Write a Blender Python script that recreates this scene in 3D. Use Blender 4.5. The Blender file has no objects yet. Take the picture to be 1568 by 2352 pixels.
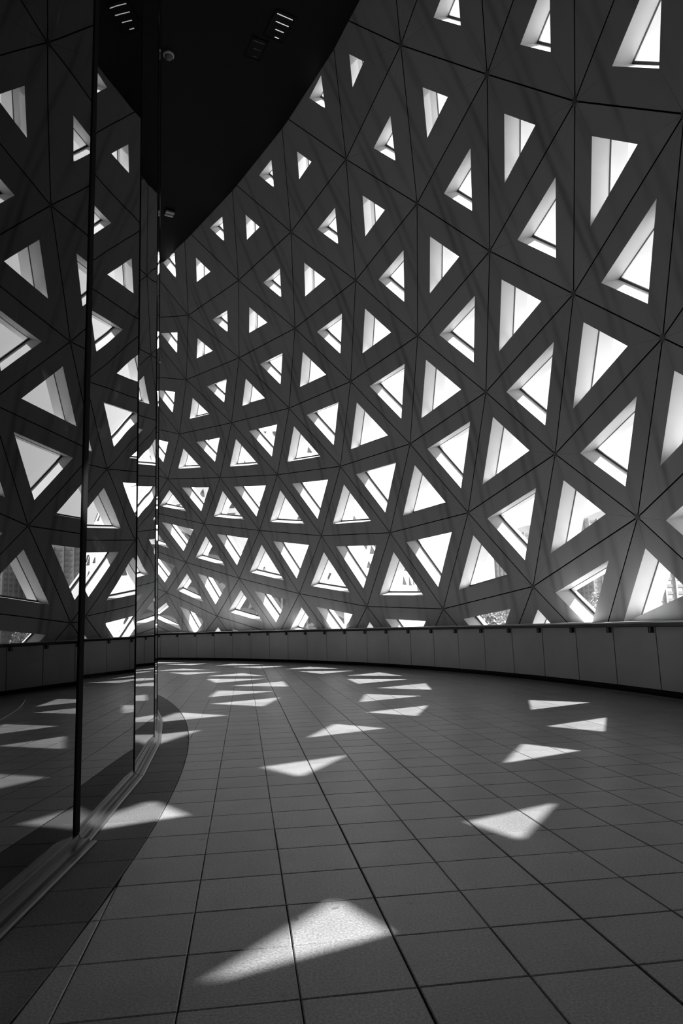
import bpy, math, random
import numpy as np
from mathutils import Matrix, Vector

random.seed(7)
SC = bpy.context.scene
COL = SC.collection

# ------------------------------------------------------------------ camera
EYE = 1.3                                  # camera at handrail height
PITCH, ROLL = 0.16725, -0.02634
cam_data = bpy.data.cameras.new('camera')
cam_data.sensor_fit = 'VERTICAL'
cam_data.sensor_height = 36.0
cam_data.lens = 1574.9 / 2352 * 36.0
cam_data.clip_start = 0.05
cam_data.clip_end = 2000
cam = bpy.data.objects.new('camera', cam_data)
COL.objects.link(cam)
_fw = Vector((0, math.cos(PITCH), math.sin(PITCH)))
_up = Vector((0, -math.sin(PITCH), math.cos(PITCH)))
_rt = Vector((1, 0, 0))
_r2 = _rt * math.cos(ROLL) + _up * math.sin(ROLL)
_u2 = -_rt * math.sin(ROLL) + _up * math.cos(ROLL)
_m = Matrix((_r2, _u2, -_fw)).transposed().to_4x4()
_m.translation = (0, 0, EYE)
cam.matrix_world = _m
SC.camera = cam

# ------------------------------------------------------------------ sky, sun, exposure
SUN_AZ, SUN_EL, SUN_STRENGTH = 1.83, 42.64, 12.0
SKY = 1.2
world = bpy.data.worlds.new('sky')
SC.world = world
world.use_nodes = True
bg = world.node_tree.nodes['Background']
bg.inputs['Color'].default_value = (1, 1, 1, 1)
bg.inputs['Strength'].default_value = SKY
sun_data = bpy.data.lights.new('sun', 'SUN')
sun_data.energy = SUN_STRENGTH
sun_data.angle = math.radians(0.6)
sun = bpy.data.objects.new('sun', sun_data)
COL.objects.link(sun)
_a, _e = math.radians(SUN_AZ), math.radians(SUN_EL)
SUN_DIR = Vector((math.cos(_e) * math.cos(_a), math.cos(_e) * math.sin(_a), math.sin(_e)))
sun.rotation_euler = SUN_DIR.to_track_quat('Z', 'Y').to_euler()
sun.location = (40, -6, 40)

SC.view_settings.view_transform = 'Standard'
SC.view_settings.look = 'None'
SC.view_settings.gamma = 1.0
SC.view_settings.use_curve_mapping = False
SC.view_settings.exposure = 0.75
cy = SC.cycles
cy.max_bounces = 10
cy.diffuse_bounces = 5
cy.glossy_bounces = 5
cy.transparent_max_bounces = 24
cy.caustics_reflective = True
cy.blur_glossy = 0.6
cy.caustics_refractive = False
cy.sample_clamp_indirect = 3.0
cy.use_denoising = True

# ------------------------------------------------------------------ materials (all procedural)
def new_mat(name):
    m = bpy.data.materials.new(name)
    m.use_nodes = True
    nt = m.node_tree
    return m, nt, nt.nodes['Principled BSDF']


def grey(v):
    return (v, v, v, 1)


def plain(name, v, rough=0.5, metal=0.0, spec=0.5, noise=0.0, scale=3.0, bump=0.0, bscale=60.0):
    m, nt, b = new_mat(name)
    b.inputs['Base Color'].default_value = grey(v)
    b.inputs['Roughness'].default_value = rough
    b.inputs['Metallic'].default_value = metal
    b.inputs['Specular IOR Level'].default_value = spec
    if noise or bump:
        tc = nt.nodes.new('ShaderNodeTexCoord')
    if noise:
        n = nt.nodes.new('ShaderNodeTexNoise')
        n.inputs['Scale'].default_value = scale
        n.inputs['Detail'].default_value = 5
        nt.links.new(tc.outputs['Object'], n.inputs['Vector'])
        r = nt.nodes.new('ShaderNodeMapRange')
        r.inputs['From Min'].default_value = 0.3
        r.inputs['From Max'].default_value = 0.7
        r.inputs['To Min'].default_value = v * (1 - noise)
        r.inputs['To Max'].default_value = v * (1 + noise)
        nt.links.new(n.outputs['Fac'], r.inputs['Value'])
        nt.links.new(r.outputs['Result'], b.inputs['Base Color'])
    if bump:
        n2 = nt.nodes.new('ShaderNodeTexNoise')
        n2.inputs['Scale'].default_value = bscale
        n2.inputs['Detail'].default_value = 3
        nt.links.new(tc.outputs['Object'], n2.inputs['Vector'])
        bp = nt.nodes.new('ShaderNodeBump')
        bp.inputs['Strength'].default_value = bump
        bp.inputs['Distance'].default_value = 0.01
        nt.links.new(n2.outputs['Fac'], bp.inputs['Height'])
        nt.links.new(bp.outputs['Normal'], b.inputs['Normal'])
    return m


def math_node(nt, op, a=None, b=None, clamp=False):
    n = nt.nodes.new('ShaderNodeMath')
    n.operation = op
    n.use_clamp = clamp
    for i, v in enumerate((a, b)):
        if v is None:
            continue
        if isinstance(v, (int, float)):
            n.inputs[i].default_value = v
        else:
            nt.links.new(v, n.inputs[i])
    return n.outputs[0]


def panel_material():
    """satin grey sheet metal with soft darker streaks that start at the opening corners (uv = lattice coordinates)"""
    m, nt, b = new_mat('satin_panel_metal')
    uv = nt.nodes.new('ShaderNodeUVMap')
    uv.uv_map = 'lattice'
    sep = nt.nodes.new('ShaderNodeSeparateXYZ')
    nt.links.new(uv.outputs['UV'], sep.inputs[0])
    u, v = sep.outputs['X'], sep.outputs['Y']
    n = nt.nodes.new('ShaderNodeTexNoise')
    n.inputs['Scale'].default_value = 1.3
    n.inputs['Detail'].default_value = 2
    nt.links.new(uv.outputs['UV'], n.inputs['Vector'])
    wob = math_node(nt, 'MULTIPLY', math_node(nt, 'SUBTRACT', n.outputs['Fac'], 0.5), 0.10)
    fr = math_node(nt, 'FRACT', math_node(nt, 'ADD', u, wob))
    total = None
    for pos, wid, amp in ((0.42, 0.050, 1.0), (0.58, 0.050, 1.0), (0.02, 0.06, 0.5), (0.98, 0.06, 0.5)):
        d = math_node(nt, 'DIVIDE', math_node(nt, 'ABSOLUTE', math_node(nt, 'SUBTRACT', fr, pos)), wid)
        g = math_node(nt, 'MULTIPLY', math_node(nt, 'POWER', 2.718, math_node(nt, 'MULTIPLY', math_node(nt, 'MULTIPLY', d, d), -1.0)), amp)
        total = g if total is None else math_node(nt, 'ADD', total, g)
    mp = nt.nodes.new('ShaderNodeMapping')
    mp.inputs['Scale'].default_value = (3.1, 0.9, 1)
    nt.links.new(uv.outputs['UV'], mp.inputs['Vector'])
    n2 = nt.nodes.new('ShaderNodeTexNoise')
    n2.inputs['Scale'].default_value = 1.0
    n2.inputs['Detail'].default_value = 3
    nt.links.new(mp.outputs[0], n2.inputs['Vector'])
    msk = nt.nodes.new('ShaderNodeMapRange')
    msk.inputs['From Min'].default_value = 0.40
    msk.inputs['From Max'].default_value = 0.62
    nt.links.new(n2.outputs['Fac'], msk.inputs['Value'])
    st = math_node(nt, 'MULTIPLY', math_node(nt, 'MULTIPLY', total, msk.outputs['Result']), STREAK)
    fac = math_node(nt, 'SUBTRACT', 1.0, st, True)
    oi = nt.nodes.new('ShaderNodeObjectInfo')
    tone = math_node(nt, 'MULTIPLY', math_node(nt, 'ADD', math_node(nt, 'MULTIPLY', oi.outputs['Random'], 0.10), 0.95), PANEL)
    col = math_node(nt, 'MULTIPLY', tone, fac)
    nt.links.new(col, b.inputs['Base Color'])
    b.inputs['Roughness'].default_value = 0.42
    b.inputs['Specular IOR Level'].default_value = 0.35
    return m


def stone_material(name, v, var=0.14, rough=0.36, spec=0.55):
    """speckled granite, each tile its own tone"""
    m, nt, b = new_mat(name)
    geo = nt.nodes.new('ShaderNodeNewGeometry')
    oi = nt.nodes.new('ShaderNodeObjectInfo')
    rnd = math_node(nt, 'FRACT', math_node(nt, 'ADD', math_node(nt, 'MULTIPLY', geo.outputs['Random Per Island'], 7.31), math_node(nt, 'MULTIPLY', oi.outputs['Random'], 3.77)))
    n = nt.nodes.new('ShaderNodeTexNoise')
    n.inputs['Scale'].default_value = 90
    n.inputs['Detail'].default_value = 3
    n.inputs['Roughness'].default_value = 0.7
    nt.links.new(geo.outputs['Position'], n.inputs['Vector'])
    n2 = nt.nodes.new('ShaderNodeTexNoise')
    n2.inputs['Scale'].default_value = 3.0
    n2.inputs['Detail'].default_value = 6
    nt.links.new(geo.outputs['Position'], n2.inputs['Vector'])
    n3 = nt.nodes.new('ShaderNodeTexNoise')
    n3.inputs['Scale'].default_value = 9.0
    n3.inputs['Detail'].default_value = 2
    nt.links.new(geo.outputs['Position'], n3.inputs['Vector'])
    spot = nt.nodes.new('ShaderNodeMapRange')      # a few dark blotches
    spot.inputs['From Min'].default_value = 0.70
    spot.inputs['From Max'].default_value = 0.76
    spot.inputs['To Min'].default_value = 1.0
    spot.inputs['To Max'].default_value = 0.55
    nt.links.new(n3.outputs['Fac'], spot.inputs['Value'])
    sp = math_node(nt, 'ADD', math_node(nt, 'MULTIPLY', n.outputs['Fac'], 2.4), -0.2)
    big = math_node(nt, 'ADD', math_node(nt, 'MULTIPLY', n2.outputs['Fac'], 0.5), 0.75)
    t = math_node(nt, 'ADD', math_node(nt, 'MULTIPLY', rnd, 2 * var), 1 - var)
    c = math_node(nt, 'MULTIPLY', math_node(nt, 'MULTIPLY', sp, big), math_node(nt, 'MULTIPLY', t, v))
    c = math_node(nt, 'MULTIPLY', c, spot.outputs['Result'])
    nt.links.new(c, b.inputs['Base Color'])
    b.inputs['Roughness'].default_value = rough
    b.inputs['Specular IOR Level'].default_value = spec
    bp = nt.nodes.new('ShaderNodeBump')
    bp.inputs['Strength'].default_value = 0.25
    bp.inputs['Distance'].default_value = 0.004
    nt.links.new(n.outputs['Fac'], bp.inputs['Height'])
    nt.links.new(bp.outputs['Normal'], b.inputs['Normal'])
    return m


def glass_material(name, ior, tint, wave=0.0, rough=0.0):
    m = bpy.data.materials.new(name)
    m.use_nodes = True
    nt = m.node_tree
    nt.nodes.remove(nt.nodes['Principled BSDF'])
    out = nt.nodes['Material Output']
    geo = nt.nodes.new('ShaderNodeNewGeometry')
    dot = nt.nodes.new('ShaderNodeVectorMath')
    dot.operation = 'DOT_PRODUCT'
    nt.links.new(geo.outputs['Incoming'], dot.inputs[0])
    nt.links.new(geo.outputs['True Normal'], dot.inputs[1])
    f0 = ((ior - 1) / (ior + 1)) ** 2                      # Schlick, the same from both sides
    graze = math_node(nt, 'SUBTRACT', 1.0, math_node(nt, 'ABSOLUTE', dot.outputs['Value']), True)
    fac = math_node(nt, 'ADD', math_node(nt, 'MULTIPLY', math_node(nt, 'POWER', graze, 5.0), 1 - f0), f0, True)
    gl = nt.nodes.new('ShaderNodeBsdfGlossy')
    gl.inputs['Roughness'].default_value = rough
    gl.inputs['Color'].default_value = grey(0.95)
    tr = nt.nodes.new('ShaderNodeBsdfTransparent')
    tr.inputs['Color'].default_value = grey(tint)
    mx = nt.nodes.new('ShaderNodeMixShader')
    nt.links.new(fac, mx.inputs[0])
    nt.links.new(tr.outputs[0], mx.inputs[1])
    nt.links.new(gl.outputs[0], mx.inputs[2])
    nt.links.new(mx.outputs[0], out.inputs['Surface'])
    if wave:
        tc = nt.nodes.new('ShaderNodeTexCoord')
        n = nt.nodes.new('ShaderNodeTexNoise')
        n.inputs['Scale'].default_value = 0.45
        n.inputs['Detail'].default_value = 1
        nt.links.new(tc.outputs['Object'], n.inputs['Vector'])
        bp = nt.nodes.new('ShaderNodeBump')
        bp.inputs['Strength'].default_value = 1.0
        bp.inputs['Distance'].default_value = wave
        nt.links.new(n.outputs['Fac'], bp.inputs['Height'])
        nt.links.new(bp.outputs['Normal'], gl.inputs['Normal'])
    return m


def facade_material(name, v, vd, floor_h, bay):
    """far building face: window bands and bays drawn by a brick pattern too small to tell apart"""
    m, nt, b = new_mat(name)
    tc = nt.nodes.new('ShaderNodeTexCoord')
    n = nt.nodes.new('ShaderNodeTexNoise')
    n.inputs['Scale'].default_value = 0.12
    nt.links.new(tc.outputs['Object'], n.inputs['Vector'])
    c = math_node(nt, 'MULTIPLY', math_node(nt, 'ADD', n.outputs['Fac'], 0.5), v)
    nt.links.new(c, b.inputs['Base Color'])
    b.inputs['Roughness'].default_value = 0.7
    return m


PANEL = 0.58
STREAK = 0.42
M_panel = panel_material()
M_joint = plain('black_joint_rubber', 0.004, 0.9, spec=0.1)
M_reveal = plain('white_reveal_lining', 0.62, 0.5, spec=0.3, noise=0.06, scale=1.2)
M_frame = plain('dark_window_frame', 0.035, 0.4)
M_pane = glass_material('clear_window_glass', 1.45, 0.93)
M_cap = plain('node_disc_metal', 0.17, 0.4)
M_tile = stone_material('granite_floor_tile', 0.195)
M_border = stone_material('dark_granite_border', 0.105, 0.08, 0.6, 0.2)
M_grout = plain('floor_grout', 0.03, 0.9, spec=0.1)
M_facade_glass = glass_material('mirror_coated_glass', 2.4, 0.10, wave=0.003)
M_mullion = plain('black_mullion', 0.008, 0.85, spec=0.03)
M_sill = plain('dark_bronze_sill', 0.06, 0.32, metal=0.6)
M_ceiling = plain('black_ceiling', 0.006, 0.7, spec=0.15)
M_core = plain('dark_core_wall', 0.02, 0.8, spec=0.1)
M_parapet = plain('parapet_metal', 0.72, 0.45, spec=0.3, noise=0.06, scale=1.5)
M_ledge = plain('white_ledge', 0.92, 0.6)
M_skirt = plain('black_skirting', 0.008, 0.7, spec=0.1)
M_trim = plain('skirting_trim_metal', 0.35, 0.3, metal=0.8)
M_rail = plain('dark_handrail_metal', 0.22, 0.25, metal=0.95)
M_bracket = plain('dark_bracket_metal', 0.035, 0.4)
M_bracket_face = plain('bracket_face_metal', 0.3, 0.4)
M_curtain = plain('charcoal_curtain_cloth', 0.16, 0.9, spec=0.0)
M_white = plain('pale_fixture', 0.5, 0.4)


# ------------------------------------------------------------------ mesh helpers
def mesh(name, verts, faces, mats, fm=None, smooth=False):
    me = bpy.data.meshes.new(name)
    me.from_pydata([tuple(float(c) for c in v) for v in verts], [], faces)
    for m in (mats if isinstance(mats, (list, tuple)) else [mats]):
        me.materials.append(m)
    if fm is not None:
        me.polygons.foreach_set('material_index', fm)
    if smooth:
        me.polygons.foreach_set('use_smooth', [True] * len(me.polygons))
    me.update()
    return me


def link(name, me, parent=None, loc=(0, 0, 0)):
    o = bpy.data.objects.new(name, me)
    o.location = loc
    COL.objects.link(o)
    if parent is not None:
        o.parent = parent
    return o


def tag(o, label=None, cat=None, group=None, kind=None):
    for k, v in (('label', label), ('category', cat), ('group', group), ('kind', kind)):
        if v:
            o[k] = v
    return o


class MB:
    def __init__(self):
        self.v, self.f, self.m = [], [], []

    def add(self, verts, faces, mi=0):
        b = len(self.v)
        self.v += [tuple(float(c) for c in p) for p in verts]
        self.f += [tuple(b + i for i in f) for f in faces]
        self.m += [mi] * len(faces)

    def box(self, c, ax, ay, az, mi=0):
        c = np.array(c, float)
        ax, ay, az = (np.array(a, float) for a in (ax, ay, az))
        p = [c + sx * ax + sy * ay + sz * az for sz in (-1, 1) for sy in (-1, 1) for sx in (-1, 1)]
        self.add(p, [(0, 2, 3, 1), (4, 5, 7, 6), (0, 1, 5, 4), (2, 6, 7, 3), (0, 4, 6, 2), (1, 3, 7, 5)], mi)

    def sweep(self, rings, mi=0, closed=True, caps=True):
        """rings: list of equal-length point lists"""
        n = len(rings[0])
        b = len(self.v)
        for r in rings:
            self.v += [tuple(float(c) for c in p) for p in r]
        for i in range(len(rings) - 1):
            for j in range(n if closed else n - 1):
                k = (j + 1) % n
                self.f.append((b + i * n + j, b + i * n + k, b + (i + 1) * n + k, b + (i + 1) * n + j))
                self.m.append(mi)
        if caps and closed:
            self.f.append(tuple(b + j for j in reversed(range(n))))
            self.f.append(tuple(b + (len(rings) - 1) * n + j for j in range(n)))
            self.m += [mi, mi]

    def build(self, name, mats, parent=None, loc=(0, 0, 0), smooth=False):
        return link(name, mesh(name, self.v, self.f, mats, self.m, smooth), parent, loc)


# ------------------------------------------------------------------ plan geometry
CX, CY, RP = -27.34, 5.77, 33.2            # centre and foot radius of the curved parapet
CEIL = 16.37


def polar(r, th, z=0.0):
    return np.array([CX + r * math.cos(th), CY + r * math.sin(th), z])


# nodes of the triangulated shell, metres; (i, j) are its lattice steps
NODES = {(0,0):(4.848,13.075,7.894),(1,0):(5.652,11.258,6.117),(-1,0):(3.608,14.744,9.854),
(-2,0):(2.160,16.142,12.052),(-3,0):(0.388,17.388,14.306),(0,-1):(4.438,11.071,10.629),
(-1,-1):(3.284,12.633,12.633),(-2,-1):(1.679,14.061,14.755),(1,-1):(5.330,9.231,8.812),
(0,1):(4.921,15.273,5.094),(-1,1):(3.790,16.883,7.177),(-2,1):(2.287,18.322,9.395),
(-3,1):(0.620,19.529,11.777),(-4,1):(-1.411,20.595,14.114),(1,1):(5.840,13.391,3.300),
(0,2):(4.841,17.605,2.214),(-1,2):(3.590,19.205,4.425),(-2,2):(2.176,20.574,6.854),
(-3,2):(0.418,21.762,9.365),(-4,2):(-1.475,22.817,11.782),(-5,2):(-3.604,23.713,14.145),
(-1,3):(3.101,21.674,1.800),(-2,3):(1.623,22.966,4.424),(-3,3):(0.004,24.096,7.040),
(-4,3):(-1.893,25.100,9.603),(-5,3):(-3.932,25.999,12.052),(-6,3):(-6.167,26.803,14.310),
(-2,4):(0.849,25.516,2.051),(-3,4):(-0.809,26.528,4.861),(-4,4):(-2.587,27.456,7.555),
(-5,4):(-4.607,28.319,10.085),(-6,4):(-6.760,29.148,12.387),(-3,5):(-1.866,29.088,2.767),
(-4,5):(-3.622,29.875,5.614),(-5,5):(-5.522,30.682,8.220),(-6,5):(-7.604,31.493,10.579),
(-4,6):(-4.899,32.370,3.731),(-5,6):(-6.703,33.038,6.469),(-6,6):(-8.712,33.818,8.941),
(-4,7):(-6.402,34.928,2.040),(-5,7):(-8.107,35.357,4.848),(-5,8):(-9.649,37.622,3.446),
(2,-1):(5.864,7.327,7.301),(2,0):(6.144,9.359,4.473),(3,0):(6.418,7.344,3.044),
(2,1):(6.442,11.539,1.530),(3,-1):(6.081,5.321,6.004),(4,-1):(6.080,3.256,4.834),
(3,-2):(5.713,3.369,9.049),(4,-2):(5.684,1.299,7.955),}



_kk = np.array([a + b for a, b in NODES], float)
_mm = np.array([a - b for a, b in NODES], float)
_P = np.array(list(NODES.values()))
_val = {'r': np.hypot(_P[:, 0] - CX, _P[:, 1] - CY), 'a': np.arctan2(_P[:, 1] - CY, _P[:, 0] - CX), 'z': _P[:, 2]}


def _feat(k, m):
    k = np.asarray(k, float) / 4
    m = (np.asarray(m, float) + 4) / 6
    return np.stack([1 + 0 * k, k, m, k * k, k * m, m * m], -1)


_fit = {}
for _n, _v in _val.items():
    _c = np.linalg.lstsq(_feat(_kk, _mm), _v, rcond=None)[0]
    _fit[_n] = (_c, _v - _feat(_kk, _mm) @ _c)
_cache = {}


def node(i, j):
    """lattice node: measured where known, elsewhere the smooth continuation of the shell"""
    if (i, j) in NODES:
        return np.array(NODES[(i, j)])
    if (i, j) not in _cache:
        k, m = i + j, i - j
        d = np.sqrt((_kk - k) ** 2 + ((_mm - m) * 0.9) ** 2)
        w = np.exp(-2 * d) + 1e-24
        w /= w.sum()
        fade = math.exp(-max(d.min() - 1.2, 0) / 3)
        r, a, z = (float(_feat(k, m) @ _fit[n][0] + (w @ _fit[n][1]) * fade) for n in 'raz')
        _cache[(i, j)] = polar(r, a, z)
    return _cache[(i, j)]


def edge_inset(T, off):
    """triangle T (3x3) with each edge e (T[e]->T[e+1]) moved inwards by off[e]"""
    T = np.asarray(T)
    n = np.cross(T[1] - T[0], T[2] - T[0])
    n /= np.linalg.norm(n)
    ex = (T[1] - T[0]) / np.linalg.norm(T[1] - T[0])
    ey = np.cross(n, ex)
    q = np.stack([(T - T[0]) @ ex, (T - T[0]) @ ey], 1)
    lines = []
    for e in range(3):
        a, b = q[e], q[(e + 1) % 3]
        d = (b - a) / np.linalg.norm(b - a)
        nn = np.array([-d[1], d[0]])
        lines.append((a + nn * off[e], d))
    out = []
    for v in range(3):
        (p1, d1), (p2, d2) = lines[(v + 2) % 3], lines[v]
        t = np.linalg.solve(np.stack([d1, -d2], 1), p2 - p1)
        s = p1 + d1 * t[0]
        out.append(T[0] + ex * s[0] + ey * s[1])
    return np.array(out)


BAND, SEAM, DEPTH = 0.4345, 0.396, 0.792
triangles = []
for k in range(-8, 9):
    for m in range(-24, 14):
        if (k + m) % 2:
            continue
        i, j = (k + m) // 2, (k - m) // 2
        for t in (((i, j), (i + 1, j), (i, j + 1)), ((i + 1, j), (i, j + 1), (i + 1, j + 1))):
            A = np.array([node(*q) for q in t])
            c = A.mean(0)
            th = math.atan2(c[1] - CY, c[0] - CX)
            if A[:, 2].max() < -0.2 or A[:, 2].min() > CEIL + 0.15 or not -0.305 < th < 1.24:
                continue
            triangles.append((t, A))

# ------------------------------------------------------------------ wall_right: the perforated shell
wall_right = bpy.data.objects.new('wall_right', None)
COL.objects.link(wall_right)
tag(wall_right, 'curved grey shell of triangular panels with triangular openings', kind='structure')


def bary_uv(t, A, p):
    M = np.vstack([A.T, np.ones(3)])
    w = np.linalg.lstsq(M, np.append(p, 1.0), rcond=None)[0]
    u = sum(wi * (a - b) for wi, (a, b) in zip(w, t))
    v = sum(wi * (a + b) for wi, (a, b) in zip(w, t))
    return (u + 0.0, v)


used_nodes = {}


def outward(A):
    n = np.cross(A[1] - A[0], A[2] - A[0])
    n /= np.linalg.norm(n)
    c = A.mean(0)
    return n if n @ (c - np.array([CX, CY, c[2]])) > 0 else -n


for t, A in triangles:
    for q in t:
        used_nodes.setdefault(q, []).append(outward(A))
node_normal = {q: np.mean(ns, 0) / np.linalg.norm(np.mean(ns, 0)) for q, ns in used_nodes.items()}
for t, A in triangles:
    # wind so that the normal points outwards
    n = np.cross(A[1] - A[0], A[2] - A[0])
    n /= np.linalg.norm(n)
    c = A.mean(0)
    order = [0, 1, 2]
    if n @ (c - np.array([CX, CY, c[2]])) < 0:
        order = [0, 2, 1]
        n = -n
    A = A[order]
    tt = [t[o] for o in order]
    B = np.array([p + node_normal[q] * 0.024 for q, p in zip(tt, A)])
    # the openings shrink towards the ceiling
    zc = c[2]
    band = BAND + min(max(zc - 7.35, 0) * 0.04, 0.2475)
    off = [band] * 3
    if zc > 14.5 and t[2][0] == t[0][0]:
        for e in range(3):
            if tt[e] != t[0] and tt[(e + 1) % 3] != t[0]:
                off[e] = 0.88
    I = edge_inset(A, off)
    G = edge_inset(A, (0.014,) * 3)
    mb = MB()
    pts_uv = []
    for e in range(3):
        f = (e + 1) % 3
        d = (A[f] - A[e]) / np.linalg.norm(A[f] - A[e])
        # corners are cut back around the node disc
        quad = [G[e] + d * 0.003, G[f] - d * 0.003, I[f] - d * 0.0012, I[e] + d * 0.0012]
        front = [np.array(p) for p in quad]
        back = [p + n * 0.025 for p in front]
        mb.add(front + back, [(3, 2, 1, 0)], 0)
        mb.f += [tuple(len(mb.v) - 8 + q for q in w) for w in ((0, 1, 5, 4), (1, 2, 6, 5), (3, 0, 4, 7))]
        mb.m += [1, 1, 1]
    for e in range(3):                       # dark backing that closes every joint
        f = (e + 1) % 3
        mb.add([B[e], B[f], I[f] + n * 0.024, I[e] + n * 0.024], [(3, 2, 1, 0)], 1)
    me = mesh('triangular_panel', mb.v, mb.f, [M_panel, M_joint], mb.m)
    uvl = me.uv_layers.new(name='lattice')
    Minv = np.linalg.pinv(np.vstack([A.T, np.ones(3)]))
    W = np.c_[np.array(mb.v), np.ones(len(mb.v))] @ Minv.T
    U = W @ np.array([[a - b, a + b] for a, b in tt], float)
    li = np.empty(len(me.loops), int)
    me.loops.foreach_get('vertex_index', li)
    uvl.data.foreach_set('uv', U[li].astype(np.float32).ravel())
    panel = link('triangular_panel', me, wall_right)
    # reveal, flared outwards beyond the window
    base = [q for q in range(3) if tt[q] == t[0]][0]
    hidden = {t[0], t[1]} if t[1][1] == t[0][1] else {t[0], t[2]}
    grow = []
    for e in range(3):
        pair = {tt[e], tt[(e + 1) % 3]}
        grow.append(-0.264 if pair == {t[1], t[2]} else -0.16 if pair == hidden else 0.0)
    O = edge_inset(I + n * DEPTH, grow)
    S = I + n * SEAM
    rv = MB()
    for e in range(3):
        f = (e + 1) % 3
        rv.add([I[e], I[f], S[f], S[e]], [(0, 1, 2, 3)])
        rv.add([S[e], S[f], O[f], O[e]], [(0, 1, 2, 3)])
    rv.build('reveal', M_reveal, panel)
    # window frame: slim at the sides, deeper along the lower edge
    off = [0.010] * 3
    for e in range(3):
        if base not in (e, (e + 1) % 3):
            off[e] = 0.046
    F = edge_inset(I, off)
    fr = MB()
    z0, z1 = SEAM - 0.010, SEAM + 0.018
    for e in range(3):
        f = (e + 1) % 3
        fr.add([I[e] + n * z0, I[f] + n * z0, F[f] + n * z0, F[e] + n * z0,
                I[e] + n * z1, I[f] + n * z1, F[f] + n * z1, F[e] + n * z1],
               [(3, 2, 1, 0), (4, 5, 6, 7), (2, 3, 7, 6)])
    fr.build('window_frame', M_frame, panel)
    gp = MB()
    gp.add([p + n * (SEAM + 0.004) for p in F], [(0, 1, 2)])
    gp.build('glass_pane', M_pane, panel)

for q, ns in used_nodes.items():
    if len(ns) < 4:
        continue
    n = np.mean(ns, 0)
    n /= np.linalg.norm(n)
    ex = np.cross(n, (0, 0, 1.0))
    ex /= np.linalg.norm(ex)
    ey = np.cross(n, ex)
    p = node(*q)
    ring = lambda r, h: [p + n * h + r * (math.cos(a) * ex + math.sin(a) * ey) for a in np.linspace(0, 2 * math.pi, 14, endpoint=False)]
    mb = MB()
    mb.sweep([ring(0.072, 0.02), ring(0.072, -0.006), ring(0.064, -0.014)], closed=True)
    mb.build('node_disc', M_cap, wall_right)

# ------------------------------------------------------------------ floor
TILE, PSI, GX, GY = 0.4290, 0.14366, -1.0397, 2.5725
SX, SY, SR = -34.488, 1.526, 33.331          # outer arc of the dark border strip
cps, sps = math.cos(PSI), math.sin(PSI)
TH0, TH1 = -0.295, 1.22


def arc_ring(r0, r1, t0, t1, n, z):
    v = [polar(r0, t, z) for t in np.linspace(t0, t1, n)] + [polar(r1, t, z) for t in np.linspace(t0, t1, n)]
    return v, [(i, n + i, n + i + 1, i + 1) for i in range(n - 1)]


mb = MB()
v, f = arc_ring(25.0, 33.6, TH0, TH1, 60, -0.012)
mb.add(v, f)
v2, f2 = arc_ring(25.0, 33.6, TH0, TH1, 60, -0.3)
mb.add(v2, [tuple(reversed(q)) for q in f2])
floor = tag(mb.build('floor', M_grout), 'speckled grey granite tile floor with a darker border strip along the glass', kind='structure')


def to_world(a, nn):
    return np.array([GX + TILE * (cps * a - sps * nn), GY + TILE * (sps * a + cps * nn)])


def clip_poly(poly, p, nrm):
    """keep the side where (x - p).nrm >= 0"""
    out = []
    for i in range(len(poly)):
        a, b = poly[i], poly[(i + 1) % len(poly)]
        da, db = (a - p) @ nrm, (b - p) @ nrm
        if da >= 0:
            out.append(a)
        if da * db < 0:
            out.append(a + (b - a) * da / (da - db))
    return out


def tile_mesh_data(poly):
    """flat slab with a chamfered upper edge"""
    poly = [np.array(p) for p in poly]
    c = np.mean(poly, 0)
    n = len(poly)

    def inset(d):
        out = []
        for i in range(n):
            a, b, e = poly[i - 1], poly[i], poly[(i + 1) % n]
            d1 = (b - a) / max(np.linalg.norm(b - a), 1e-9)
            d2 = (e - b) / max(np.linalg.norm(e - b), 1e-9)
            n1, n2 = np.array([-d1[1], d1[0]]), np.array([-d2[1], d2[0]])
            h = n1 + n2
            h = h / max(h @ n1, 0.3) if np.linalg.norm(h) > 1e-6 else n1
            out.append(b + h * d)
        return out
    lo = [(*p, -0.012) for p in poly]
    mid = [(*p, -0.003) for p in poly]
    top = [(*p, 0.0) for p in inset(0.004)]
    v = lo + mid + top
    f = []
    for r in (0, 1):
        for i in range(n):
            k = (i + 1) % n
            f.append((r * n + i, r * n + k, (r + 1) * n + k, (r + 1) * n + i))
    f.append(tuple(2 * n + i for i in range(n)))
    return v, f


def project(p):
    d = Vector(p) - Vector((0, 0, EYE))
    z = d.dot(_fw)
    if z < 0.3:
        return None
    return 784 + 1574.9 * d.dot(_r2) / z, 1176 - 1574.9 * d.dot(_u2) / z, z


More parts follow.
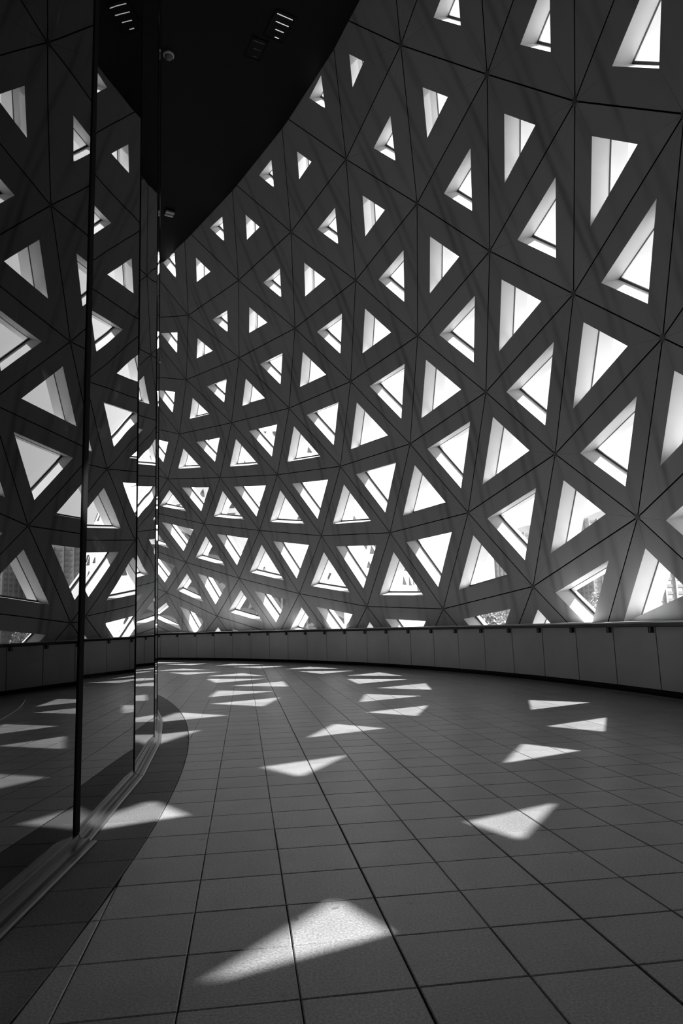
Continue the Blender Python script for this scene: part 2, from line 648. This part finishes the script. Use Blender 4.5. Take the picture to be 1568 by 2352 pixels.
WIDE = {3: 0.0025, 5: 0.002}
tiles = []
for a in range(-20, 40):
    for nn in range(-26, 90):
        c0 = to_world(a + 0.5, nn + 0.5)
        rs = math.hypot(c0[0] - SX, c0[1] - SY)
        rp = math.hypot(c0[0] - CX, c0[1] - CY)
        th = math.atan2(c0[1] - CY, c0[0] - CX)
        if rs < SR - 0.33 or rp > RP + 0.38 or not TH0 + 0.01 < th < TH1 - 0.01:
            continue
        g = 0.0025
        gl, gr = g + WIDE.get(a, 0) + random.uniform(-.001, .001), g + WIDE.get(a + 1, 0) * 0.5 + random.uniform(-.001, .001)
        gb, gt = g + random.uniform(-.0012, .0012), g + random.uniform(-.0012, .0015)
        q = [to_world(a + gl / TILE, nn + gb / TILE), to_world(a + 1 - gr / TILE, nn + gb / TILE),
             to_world(a + 1 - gr / TILE, nn + 1 - gt / TILE), to_world(a + gl / TILE, nn + 1 - gt / TILE)]
        full = True
        if rs < SR + 0.32:
            nr = np.array([c0[0] - SX, c0[1] - SY]) / rs
            q2 = clip_poly(q, np.array([SX, SY]) + nr * (SR + 0.004), nr)
            full = len(q2) == 4 and all(np.allclose(x, y) for x, y in zip(q, q2))
            q = q2
        if rp > RP - 0.25 and len(q) >= 3:
            nr = np.array([c0[0] - CX, c0[1] - CY]) / rp
            q = clip_poly(q, np.array([CX, CY]) + nr * (RP + 0.03), -nr)
        if len(q) < 3:
            continue
        q = [p for i, p in enumerate(q) if np.linalg.norm(p - q[i - 1]) > 0.012]
        if len(q) < 3:
            continue
        pr = project((c0[0], c0[1], 0))
        vis = pr is not None and -80 < pr[0] < 1650 and pr[1] < 2450
        tiles.append((pr[2] if vis else 1e3, c0, q))
tiles.sort(key=lambda s: s[0])
for d, c0, q in tiles[:298]:
    v, f = tile_mesh_data([p - c0 for p in q])
    link('floor_tile', mesh('floor_tile', v, f, M_tile), floor, (c0[0], c0[1], 0))
mb = MB()
for d, c0, q in tiles[298:]:
    v, f = tile_mesh_data(q)
    mb.add(v, f)
tag(mb.build('floor_tile_field', M_tile, floor), kind='stuff')

# glass drum plan: joints of the facets
J = {1: np.array([-1.725, 4.60])}
for k in range(1, 19):
    ph = math.radians(2.94 + 3.74 * k)
    J[k + 1] = J[k] + (1.97 if k == 1 else 2.08) * np.array([-math.sin(ph), math.cos(ph)])
for k in range(0, -7, -1):
    ph = math.radians(2.94 + 3.74 * k)
    J[k] = J[k + 1] - 2.08 * np.array([-math.sin(ph), math.cos(ph)])
KS = sorted(J)


def out_normal(k):
    d = J[k + 1] - J[k]
    d = d / np.linalg.norm(d)
    return np.array([d[1], -d[0]]), d


LEAN = 0.012


def vertex_normal(k):
    a = [out_normal(q)[0] for q in (k - 1, k) if q in J and q + 1 in J]
    n = np.mean(a, 0)
    return n / np.linalg.norm(n)


def drum(k, off, z):
    p = J[k] + vertex_normal(k) * (off - LEAN * z)
    return np.array([p[0], p[1], z])


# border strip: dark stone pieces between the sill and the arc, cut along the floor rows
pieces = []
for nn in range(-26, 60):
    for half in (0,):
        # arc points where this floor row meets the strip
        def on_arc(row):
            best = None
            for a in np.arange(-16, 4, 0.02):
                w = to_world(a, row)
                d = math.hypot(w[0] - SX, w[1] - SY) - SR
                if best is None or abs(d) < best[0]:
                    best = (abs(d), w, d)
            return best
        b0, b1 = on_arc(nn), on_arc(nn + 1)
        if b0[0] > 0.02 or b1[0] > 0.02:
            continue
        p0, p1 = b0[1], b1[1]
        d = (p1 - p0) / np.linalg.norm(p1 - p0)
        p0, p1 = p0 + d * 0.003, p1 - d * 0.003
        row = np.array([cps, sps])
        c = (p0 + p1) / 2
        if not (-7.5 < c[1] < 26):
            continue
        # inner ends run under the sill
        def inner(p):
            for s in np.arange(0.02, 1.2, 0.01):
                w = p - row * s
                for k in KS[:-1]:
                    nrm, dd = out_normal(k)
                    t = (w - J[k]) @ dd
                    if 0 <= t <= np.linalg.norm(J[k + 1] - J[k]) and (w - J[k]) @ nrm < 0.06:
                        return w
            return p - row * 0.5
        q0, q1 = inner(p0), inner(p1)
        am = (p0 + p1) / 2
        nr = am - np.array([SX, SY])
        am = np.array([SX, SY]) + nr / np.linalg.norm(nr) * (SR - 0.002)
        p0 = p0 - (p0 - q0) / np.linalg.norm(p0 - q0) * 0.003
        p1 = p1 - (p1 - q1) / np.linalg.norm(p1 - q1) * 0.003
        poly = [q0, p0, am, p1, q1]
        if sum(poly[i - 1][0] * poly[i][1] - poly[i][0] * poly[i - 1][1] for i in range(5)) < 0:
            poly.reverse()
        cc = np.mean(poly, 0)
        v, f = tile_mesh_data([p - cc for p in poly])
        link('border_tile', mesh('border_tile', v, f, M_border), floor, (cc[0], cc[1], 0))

# ------------------------------------------------------------------ wall_left: faceted glass drum
wall_left = bpy.data.objects.new('wall_left', None)
COL.objects.link(wall_left)
tag(wall_left, 'dark mirror glass wall of tall flat panes curving out of sight', kind='structure')
SILL = 0.05
for k in KS[:-1]:
    g = 0.03 if k in (0, 1) else 0.011
    d = out_normal(k)[1]
    e0 = np.array([*d * (0.055 if k == 1 else 0.011), 0])
    e1 = np.array([*d * (0.045 if k == 0 else 0.011), 0])
    o3 = np.array([*out_normal(k)[0], 0]) * 0.0
    quad = [drum(k, 0, SILL) + e0, drum(k + 1, 0, SILL) - e1, drum(k + 1, 0, CEIL) - e1, drum(k, 0, CEIL) + e0]
    mb = MB()
    mb.add(quad, [(0, 1, 2, 3)])
    link('glass_pane', mesh('glass_pane', mb.v, mb.f, M_facade_glass), wall_left)
    # sill: stepped metal track at the foot of each pane
    prof = [(0.085, 0.0), (0.085, 0.012), (0.076, 0.020), (0.055, 0.020), (0.050, 0.014), (0.040, 0.014), (0.036, 0.034), (0.020, 0.036), (0.014, SILL + 0.008), (-0.06, SILL + 0.008), (-0.06, 0.0)]
    mb = MB()
    if k <= 0:
        prof = [(o + 0.045 if o > 0.03 else o, z) for o, z in prof]
    t3 = np.array([*d * 0.006, 0])
    mb.sweep([[drum(k, o + LEAN * z, z) + t3 for o, z in prof], [drum(k + 1, o + LEAN * z, z) - t3 for o, z in prof]])
    mb.build('sill_track', M_sill, wall_left)
for k in KS:
    n2 = vertex_normal(k)
    w = 0.05 if k == 1 else 0.009
    dv = np.array([n2[1] * -1, n2[0]])
    rings = []
    for z in (0.06, CEIL):
        rings.append([drum(k, o, z) + np.array([*dv * s, 0]) for o, s in ((0.006, -w), (0.006, w), (-0.10, w * 1.6), (-0.10, -w * 1.6))])
    mb = MB()
    mb.sweep(rings)
    mb.build('mullion', M_mullion, wall_left)

# dark room behind the glass
mb = MB()
n = 50
v = [polar(22.5, t, z) for z in (0, CEIL) for t in np.linspace(TH0 - 0.02, TH1 + 0.1, n)]
mb.add(v, [(i, i + 1, n + i + 1, n + i) for i in range(n - 1)])
v, f = arc_ring(22.5, 25.6, TH0, TH1 + 0.05, n, -0.02)
mb.add(v, f)
tag(mb.build('wall_inner', M_core), kind='structure')

# curtain behind the nearest pane
pts = []
for s in np.linspace(0, 1, 400):
    base = J[-4] + (J[1] - J[-4]) * (0.02 + 0.97 * s)
    nn = out_normal(0)[0]
    amp = 0.05 * math.sin(s * 2 * math.pi * 41) + 0.025 * math.sin(s * 2 * math.pi * 17.3 + 1) - 0.45
    pts.append(base + nn * amp)
mb = MB()
mb.v = [(p[0] - 0.012 * z, p[1], z) for z in (0.02, 5.0, 10.0, CEIL - 0.05) for p in pts]
for r in range(3):
    for i in range(399):
        mb.f.append((r * 400 + i, r * 400 + i + 1, (r + 1) * 400 + i + 1, (r + 1) * 400 + i))
        mb.m.append(0)
tag(mb.build('curtain', M_curtain, smooth=True), 'charcoal pleated floor-length curtain hanging behind the dark glass wall', 'curtain')

# ------------------------------------------------------------------ ceiling
cross = []
for t, A in triangles:
    for e in range(3):
        a, b = A[e], A[(e + 1) % 3]
        if (a[2] - CEIL) * (b[2] - CEIL) < 0:
            p = a + (b - a) * (CEIL - a[2]) / (b[2] - a[2])
            cross.append((math.atan2(p[1] - CY, p[0] - CX), math.hypot(p[0] - CX, p[1] - CY)))
cross.sort()
ct = np.array(cross)
ths = np.linspace(TH0, TH1 + 0.05, 70)
rr = np.interp(ths, ct[:, 0], ct[:, 1]) + 0.03
mb = MB()
for z, flip in ((CEIL, False), (CEIL + 0.25, True)):
    v = [polar(22.5, t, z) for t in ths] + [polar(r, t, z) for r, t in zip(rr, ths)]
    f = [(i, i + 1, 70 + i + 1, 70 + i) for i in range(69)]
    mb.add(v, [tuple(reversed(q)) for q in f] if flip else f)
v = [polar(r, t, z) for z in (CEIL, CEIL + 0.25) for r, t in zip(rr, ths)]
mb.add(v, [(i, i + 1, 70 + i + 1, 70 + i) for i in range(69)])
tag(mb.build('ceiling', M_ceiling), 'flat black ceiling', kind='structure')

# unseen walls added to block sky light from the open corridor ends
for nm, th in (('wall_back_blocker', -0.285), ('wall_front_blocker', 1.21)):  # back one stands close to the camera to darken the near floor
    zs = np.linspace(0, CEIL, 12)
    ro = []
    for z in zs:
        best = []
        for t, A in triangles:
            for e in range(3):
                a, b = A[e], A[(e + 1) % 3]
                if (a[2] - z) * (b[2] - z) < 0:
                    p = a + (b - a) * (z - a[2]) / (b[2] - a[2])
                    t_ = math.atan2(p[1] - CY, p[0] - CX)
                    best.append((abs(t_ - th), math.hypot(p[0] - CX, p[1] - CY)))
        best.sort()
        ro.append(best[0][1] + 0.05)
    mb = MB()
    v = [polar(22.5, th, z) for z in zs] + [polar(r, th, z) for r, z in zip(ro, zs)]
    mb.add(v, [(i, 12 + i, 13 + i, i + 1) for i in range(11)])
    tag(mb.build(nm, M_core), kind='structure')

# ------------------------------------------------------------------ parapet and handrail
STEP = 0.03775
TH_REF = 0.376
joints = [TH_REF + STEP * q for q in range(-18, 24) if TH0 + 0.03 < TH_REF + STEP * q < TH1 - 0.03]
parapet = bpy.data.objects.new('parapet', None)
parapet.location = tuple(polar(RP, 0.3, 0))
COL.objects.link(parapet)
tag(parapet, 'low curved parapet of grey metal panels along the foot of the shell', 'parapet')
PL = np.array(polar(RP, 0.3, 0))
PB, PT = 0.125, 1.27
for t0, t1 in zip(joints[:-1], joints[1:]):
    g = 0.012 / RP
    mb = MB()
    rows = []
    for r, z in ((RP + 0.05, PB), (RP + 0.05, PT), (RP + 0.075, PT + 0.004), (RP + 0.09, PT)):
        rows.append([polar(r, t, z) - PL for t in np.linspace(t0 + g, t1 - g, 5)])
    for a, b in zip(rows[:-1], rows[1:]):
        mb.add(a + b, [(i, 5 + i, 6 + i, i + 1) for i in range(4)])
    for s in (0, 4):
        mb.add([rows[0][s], rows[1][s], rows[3][s], polar(RP + 0.09, (t0 + g, t1 - g)[s // 4], PB) - PL], [(0, 1, 2, 3)])
    mb.build('parapet_panel', M_parapet, parapet)
na = 90
ang = np.linspace(joints[0], joints[-1], na)


def swept(name, prof, mat, parent, org):
    mb = MB()
    mb.sweep([[polar(r, t, z) - org for r, z in prof] for t in ang])
    return mb.build(name, mat, parent)


swept('joint_backing', [(RP + 0.062, 0.02), (RP + 0.062, PT - 0.02), (RP + 0.11, PT - 0.02), (RP + 0.11, 0.02)], M_joint, parapet, PL)
swept('skirting', [(RP + 0.035, 0.0), (RP + 0.035, 0.075), (RP + 0.06, 0.115), (RP + 0.10, 0.115), (RP + 0.10, 0.0)], M_skirt, parapet, PL)
swept('floor_trim', [(RP + 0.0, 0.001), (RP + 0.0, 0.018), (RP + 0.018, 0.022), (RP + 0.036, 0.022), (RP + 0.036, 0.001)], M_trim, parapet, PL)
# white ledge between the parapet and the shell
cr = []
for t, A in triangles:
    for e in range(3):
        a, b = A[e], A[(e + 1) % 3]
        if (a[2] - PT) * (b[2] - PT) < 0:
            p = a + (b - a) * (PT - a[2]) / (b[2] - a[2])
            cr.append((math.atan2(p[1] - CY, p[0] - CX), math.hypot(p[0] - CX, p[1] - CY)))
cr.sort()
cr = np.array(cr)
mb = MB()
mb.sweep([[polar(r, t, z) for r, z in ((RP + 0.09, PT - 0.03), (RP + 0.09, PT + 0.006), (ro, PT + 0.006), (ro, PT - 0.03))]
          for t, ro in zip(ang, np.interp(ang, cr[:, 0], cr[:, 1]) + 0.02)])
tag(mb.build('trim_1', M_ledge), 'white ledge between the parapet top and the foot of the shell', kind='structure')

handrail = bpy.data.objects.new('handrail', None)
handrail.location = tuple(polar(RP, 0.3, 1.2))
COL.objects.link(handrail)
tag(handrail, 'dark metal handrail running along the top of the curved parapet', 'handrail')
HL = np.array(polar(RP, 0.3, 1.2))
prof = [(RP - 0.045, 1.19), (RP - 0.045, 1.243), (RP - 0.036, 1.257), (RP - 0.02, 1.263), (RP + 0.03, 1.263), (RP + 0.046, 1.257), (RP + 0.055, 1.243), (RP + 0.055, 1.19), (RP + 0.045, 1.178), (RP - 0.035, 1.178)]
mb = MB()
mb.sweep([[polar(r, t, z) - HL for r, z in prof] for t in ang])
mb.build('rail', M_rail, handrail)
for t in joints[1:-1]:
    rad = np.array([math.cos(t), math.sin(t), 0])
    tan = np.array([-math.sin(t), math.cos(t), 0])
    c = polar(RP + 0.005, t, 1.135) - HL
    mb = MB()
    mb.box(c + tan * 0.05 + rad * 0.012, rad * 0.028, tan * 0.008, (0, 0, 0.055), 0)
    mb.box(c + tan * 0.082 + rad * 0.012, rad * 0.02, tan * 0.026, (0, 0, 0.04), 1)
    mb.box(c + tan * 0.075 + rad * 0.012 - np.array([0, 0, 0.05]), rad * 0.028, tan * 0.034, (0, 0, 0.008), 0)
    mb.box(c + tan * 0.115 + rad * 0.012, rad * 0.028, tan * 0.008, (0, 0, 0.055), 0)
    mb.build('bracket', [M_bracket, M_bracket_face], handrail)


# ------------------------------------------------------------------ ceiling fittings
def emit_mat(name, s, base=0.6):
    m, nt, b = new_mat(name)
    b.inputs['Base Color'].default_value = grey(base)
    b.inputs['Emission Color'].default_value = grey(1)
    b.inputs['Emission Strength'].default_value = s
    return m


M_slat_glow = emit_mat('vent_slat_glow', 0.32)  # reflected sun on vent slats, put in as emission
M_slat_glow_dim = emit_mat('faint_vent_slat_glow', 0.004, 0.03)


def glowing_vent(x, y, ang, lens, gap, mat, label):
    root = bpy.data.objects.new('ceiling_vent', None)
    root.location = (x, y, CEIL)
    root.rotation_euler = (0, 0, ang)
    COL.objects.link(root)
    tag(root, label, 'ceiling light', 'glowing vents in the black ceiling')
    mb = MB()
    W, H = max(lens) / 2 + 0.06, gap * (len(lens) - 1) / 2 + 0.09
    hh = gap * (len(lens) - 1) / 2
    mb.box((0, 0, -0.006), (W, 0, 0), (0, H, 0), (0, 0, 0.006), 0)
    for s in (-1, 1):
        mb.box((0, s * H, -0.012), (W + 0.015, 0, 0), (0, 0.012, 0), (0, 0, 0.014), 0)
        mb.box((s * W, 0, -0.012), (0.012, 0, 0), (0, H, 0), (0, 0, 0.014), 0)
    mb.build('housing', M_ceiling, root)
    for q, L in enumerate(lens):  # slats shorten to trace the triangle of light across the vent
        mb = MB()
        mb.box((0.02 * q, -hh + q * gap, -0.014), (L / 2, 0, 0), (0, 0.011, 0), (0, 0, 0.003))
        mb.build('glowing_slat', mat, root)


glowing_vent(-1.24, 15.09, 0.50, [0.42, 0.35, 0.23, 0.12], 0.22, M_slat_glow, 'brighter ceiling vent with four short glowing slats above the glass wall')
glowing_vent(-1.92, 15.75, 0.45, [0.29, 0.20, 0.11], 0.24, M_slat_glow_dim, 'faint ceiling vent with three short glowing slats beside the brighter one')

dome_cam = bpy.data.objects.new('security_camera', None)
dome_cam.location = (-4.25, 15.86, CEIL)
COL.objects.link(dome_cam)
tag(dome_cam, 'small grey dome camera fixed to the black ceiling by the glass edge', 'camera')
circ = lambda r, z: [(r * math.cos(a), r * math.sin(a), z) for a in np.linspace(0, 2 * math.pi, 20, endpoint=False)]
mb = MB()
mb.sweep([circ(0.14, 0.0), circ(0.14, -0.04), circ(0.12, -0.055)])
mb.build('mount', M_white, dome_cam)
mb = MB()
mb.sweep([circ(0.11 * math.cos(a), -0.05 - 0.11 * math.sin(a)) for a in np.linspace(0, 1.45, 7)])
mb.build('dome', plain('smoked_dome', 0.12, 0.15), dome_cam, smooth=True)

twin = bpy.data.objects.new('emergency_light', None)
twin.location = (-5.96, 22.73, CEIL)
twin.rotation_euler = (0, 0, 0.5)
COL.objects.link(twin)
tag(twin, 'small pale twin-bar fitting on the far ceiling beside the glass edge', 'ceiling fitting')
mb = MB()
mb.box((0, 0, -0.03), (0.16, 0, 0), (0, 0.16, 0), (0, 0, 0.03))
mb.build('base', M_ceiling, twin)
for s in (-1, 1):
    mb = MB()
    mb.box((0, s * 0.09, -0.09), (0.15, 0, 0), (0, 0.045, 0), (0, 0, 0.03))
    mb.build('lamp_bar', M_white, twin)

# ------------------------------------------------------------------ the city outside
GROUND = -7.0
mb = MB()
R = 900
mb.add([(-R, -R, GROUND), (R, -R, GROUND), (R, R, GROUND), (-R, R, GROUND)], [(0, 1, 2, 3)])
tag(mb.build('ground', plain('pale_paving', 0.12, 0.8, noise=0.15, scale=0.05)), 'pale paved ground outside', kind='structure')

M_tower = plain('tower_concrete', 0.30, 0.7, noise=0.1, scale=0.05)
M_tower_glass = plain('tower_window_band', 0.22, 0.4)


def tower(x, y, w, d, h, rot, floors, bays, label, crown=0, name='tower_block'):
    root = bpy.data.objects.new(name, None)
    root.location = (x, y, GROUND)
    root.rotation_euler = (0, 0, rot)
    COL.objects.link(root)
    tag(root, label, 'building')
    mb = MB()
    mb.box((0, 0, h / 2), (w / 2, 0, 0), (0, d / 2, 0), (0, 0, h / 2))
    mb.build('tower_body', M_tower, root)
    fh = h / floors
    wb = MB()
    for q in range(floors):
        wb.box((0, 0, (q + 0.55) * fh), (w / 2 + 0.12, 0, 0), (0, d / 2 + 0.12, 0), (0, 0, fh * 0.2))
    tag(wb.build('window_bands', M_tower_glass, root), kind='stuff')
    pr = MB()
    for q in range(bays + 1):
        xx = -w / 2 + w * q / bays
        pr.box((xx, -d / 2 - 0.2, h / 2), (0.35, 0, 0), (0, 0.35, 0), (0, 0, h / 2))
        yy = -d / 2 + d * q / bays
        for s in (-1, 1):
            pr.box((s * (w / 2 + 0.2), yy, h / 2), (0.35, 0, 0), (0, 0.35, 0), (0, 0, h / 2))
    tag(pr.build('piers', M_tower, root), kind='stuff')
    cr = MB()
    if crown:
        seg = 12
        rings = []
        for q in range(seg + 1):
            xx = -w / 2 + w * q / seg
            zz = h + crown * math.sin(math.pi * q / seg) ** 0.7 + 0.4
            rings.append([(xx, -d / 2, h), (xx, d / 2, h), (xx, d / 2, zz), (xx, -d / 2, zz)])
        cr.sweep(rings)
    else:
        cr.box((0, 0, h + 0.8), (w / 2 + 0.3, 0, 0), (0, d / 2 + 0.3, 0), (0, 0, 0.8))
        cr.box((w * 0.15, 0, h + 2.6), (w * 0.2, 0, 0), (0, d * 0.2, 0), (0, 0, 1.4))
    cr.build('roof_crown', M_tower, root)
    return root


tower(121, 320, 26, 22, 54, 0.25, 22, 6, 'pale tower block with a curved roof crown outside the right openings', 4.0)
tower(87, 320, 24, 22, 49, 0.2, 20, 5, 'pale tower block left of the tower with the curved crown', 3.0)
tower(112, 230, 46, 20, 26, 0.42, 12, 10, 'long horizontal banded block in front of the curved-crown tower')
tower(39, 420, 12, 14, 34, 0.1, 12, 4, 'small distant pale tower above the parapet at mid view')
tower(25, 396, 8, 10, 25, 0.1, 9, 3, 'lowest distant pale block beside the small tower')

# neighbouring white pavilion with small dark triangular windows
pav = bpy.data.objects.new('domed_pavilion', None)
pav.location = (-8, 78, GROUND)
COL.objects.link(pav)
tag(pav, 'white domed pavilion pierced by small dark triangular windows behind the dark hall', 'building')
PA, PBb, PH = 17.0, 12.0, 31.0


def pav_pt(u, v):
    zz = v
    s = math.sqrt(max(1 - (0.88 * zz) ** 2.4, 0.02))
    return np.array([PA * s * math.cos(u), PBb * s * math.sin(u), PH * zz])


NU, NV = 60, 20
mb = MB()
for a in range(NV + 1):
    for q in range(NU):
        mb.v.append(tuple(pav_pt(2 * math.pi * (q + 0.5 * (a % 2)) / NU, a / NV)))
for a in range(NV):
    for q in range(NU):
        k = (q + 1) % NU
        b0, b1 = a * NU, (a + 1) * NU
        if a % 2 == 0:
            mb.f += [(b0 + q, b0 + k, b1 + q), (b0 + k, b1 + k, b1 + q)]
        else:
            mb.f += [(b0 + q, b1 + k, b1 + q), (b0 + q, b0 + k, b1 + k)]
mb.f.append(tuple(NV * NU + q for q in range(NU)))
mb.m = [0] * len(mb.f)
mb.build('pavilion_shell', plain('white_cladding', 0.62, 0.6), pav)
M_hole = plain('dark_triangular_window', 0.03, 0.3)
cnt = 0
faces = list(mb.f[:-1])
random.shuffle(faces)
for f in faces:
    T = np.array([mb.v[i] for i in f])
    c = T.mean(0)
    if c[1] > 2 or c[2] < 8 or random.random() > 0.6 or cnt >= 290:
        continue
    n = np.cross(T[1] - T[0], T[2] - T[0])
    n /= np.linalg.norm(n)
    if n @ c < 0:
        n = -n
    s = random.uniform(0.35, 0.6)
    W = c + (T - c) * s
    wb = MB()
    wb.add(list(W - n * 0.1) + list(W + n * 0.06), [(0, 1, 2), (3, 4, 5), (0, 1, 4, 3), (1, 2, 5, 4), (2, 0, 3, 5)])
    wb.build('window', M_hole, pav)
    cnt += 1

# low dark hall with a sloping roof in front of the pavilion
hall = bpy.data.objects.new('sloping_hall', None)
hall.location = (-9, 60, GROUND)
COL.objects.link(hall)
tag(hall, 'low dark hall with a roof sloping down to the right outside the far openings', 'building')
prof = [(-14, 0), (9.0, 0), (9.0, 9.0), (5.0, 11.2), (0, 14.2), (-4, 16.4), (-14, 18.5)]
mb = MB()
mb.sweep([[(x, -4, z) for x, z in prof], [(x, 6, z) for x, z in prof]])
mb.build('hall_body', plain('dark_hall_cladding', 0.09, 0.5, noise=0.15, scale=0.3), hall)
for x, z in zip(np.linspace(-12, 8, 11), [0] * 11):
    zt = np.interp(x, [-14, -4, 0, 5, 9], [18.5, 16.4, 14.2, 11.2, 9.0])
    mb = MB()
    mb.box((x, -4.1, zt / 2), (0.09, 0, 0), (0, 0.12, 0), (0, 0, zt / 2))
    mb.build('cladding_rib', M_tower_glass, hall)
mb = MB()
for a, b in zip(prof[2:-1], prof[3:]):
    c = ((a[0] + b[0]) / 2, -4.2, (a[1] + b[1]) / 2 + 0.25)
    mb.box(c, ((b[0] - a[0]) / 2, 0, (b[1] - a[1]) / 2), (0, 0.3, 0), (0, 0, 0.25))
mb.build('roof_edge', M_tower, hall)


def tree(x, y, h, r, label, leaves=10000, leaf=0.16):
    root = bpy.data.objects.new('tree', None)
    root.location = (x, y, GROUND)
    COL.objects.link(root)
    tag(root, label, 'tree', 'trees beyond the parapet')
    mb = MB()
    circ = lambda rr, z: [(rr * math.cos(a), rr * math.sin(a), z) for a in np.linspace(0, 2 * math.pi, 8, endpoint=False)]
    mb.sweep([circ(r * 0.10, 0), circ(r * 0.07, h * 0.5), circ(r * 0.04, h * 0.8)])
    mb.build('trunk', M_trunk, root)
    mb = MB()
    rnd = random.Random(int(x * 13))
    for q in range(leaves):
        u, v = rnd.uniform(0, 2 * math.pi), math.acos(rnd.uniform(-0.7, 1))
        rr = r * rnd.uniform(0.55, 1.0) * (0.85 + 0.25 * math.sin(3 * u + 2 * v))
        c = np.array([rr * math.sin(v) * math.cos(u), rr * math.sin(v) * math.sin(u), h * 0.68 + 0.32 * h * math.cos(v) * rr / r])
        a, b = np.array([rnd.gauss(0, 1) for _ in range(3)]), np.array([rnd.gauss(0, 1) for _ in range(3)])
        a, b = a / np.linalg.norm(a) * leaf, b / np.linalg.norm(b) * leaf
        mb.add([c - a, c + b, c + a, c - b], [(0, 1, 2, 3)])
    tag(mb.build('crown', M_leaf, root), kind='stuff')


M_trunk = plain('tree_bark', 0.12, 0.9)
M_leaf = plain('tree_leaf', 0.34, 0.6)
tree(13.5, 70, 10.5, 3.3, 'leafy tree showing between the lowest openings right of centre')
tree(19.5, 72, 11.0, 3.2, 'leafy tree second from the right beyond the parapet')
tree(26.5, 68, 11.5, 3.6, 'leafy tree beyond the parapet near the right edge')
tree(35.5, 66, 12.0, 3.8, 'rightmost leafy tree in front of the banded block')
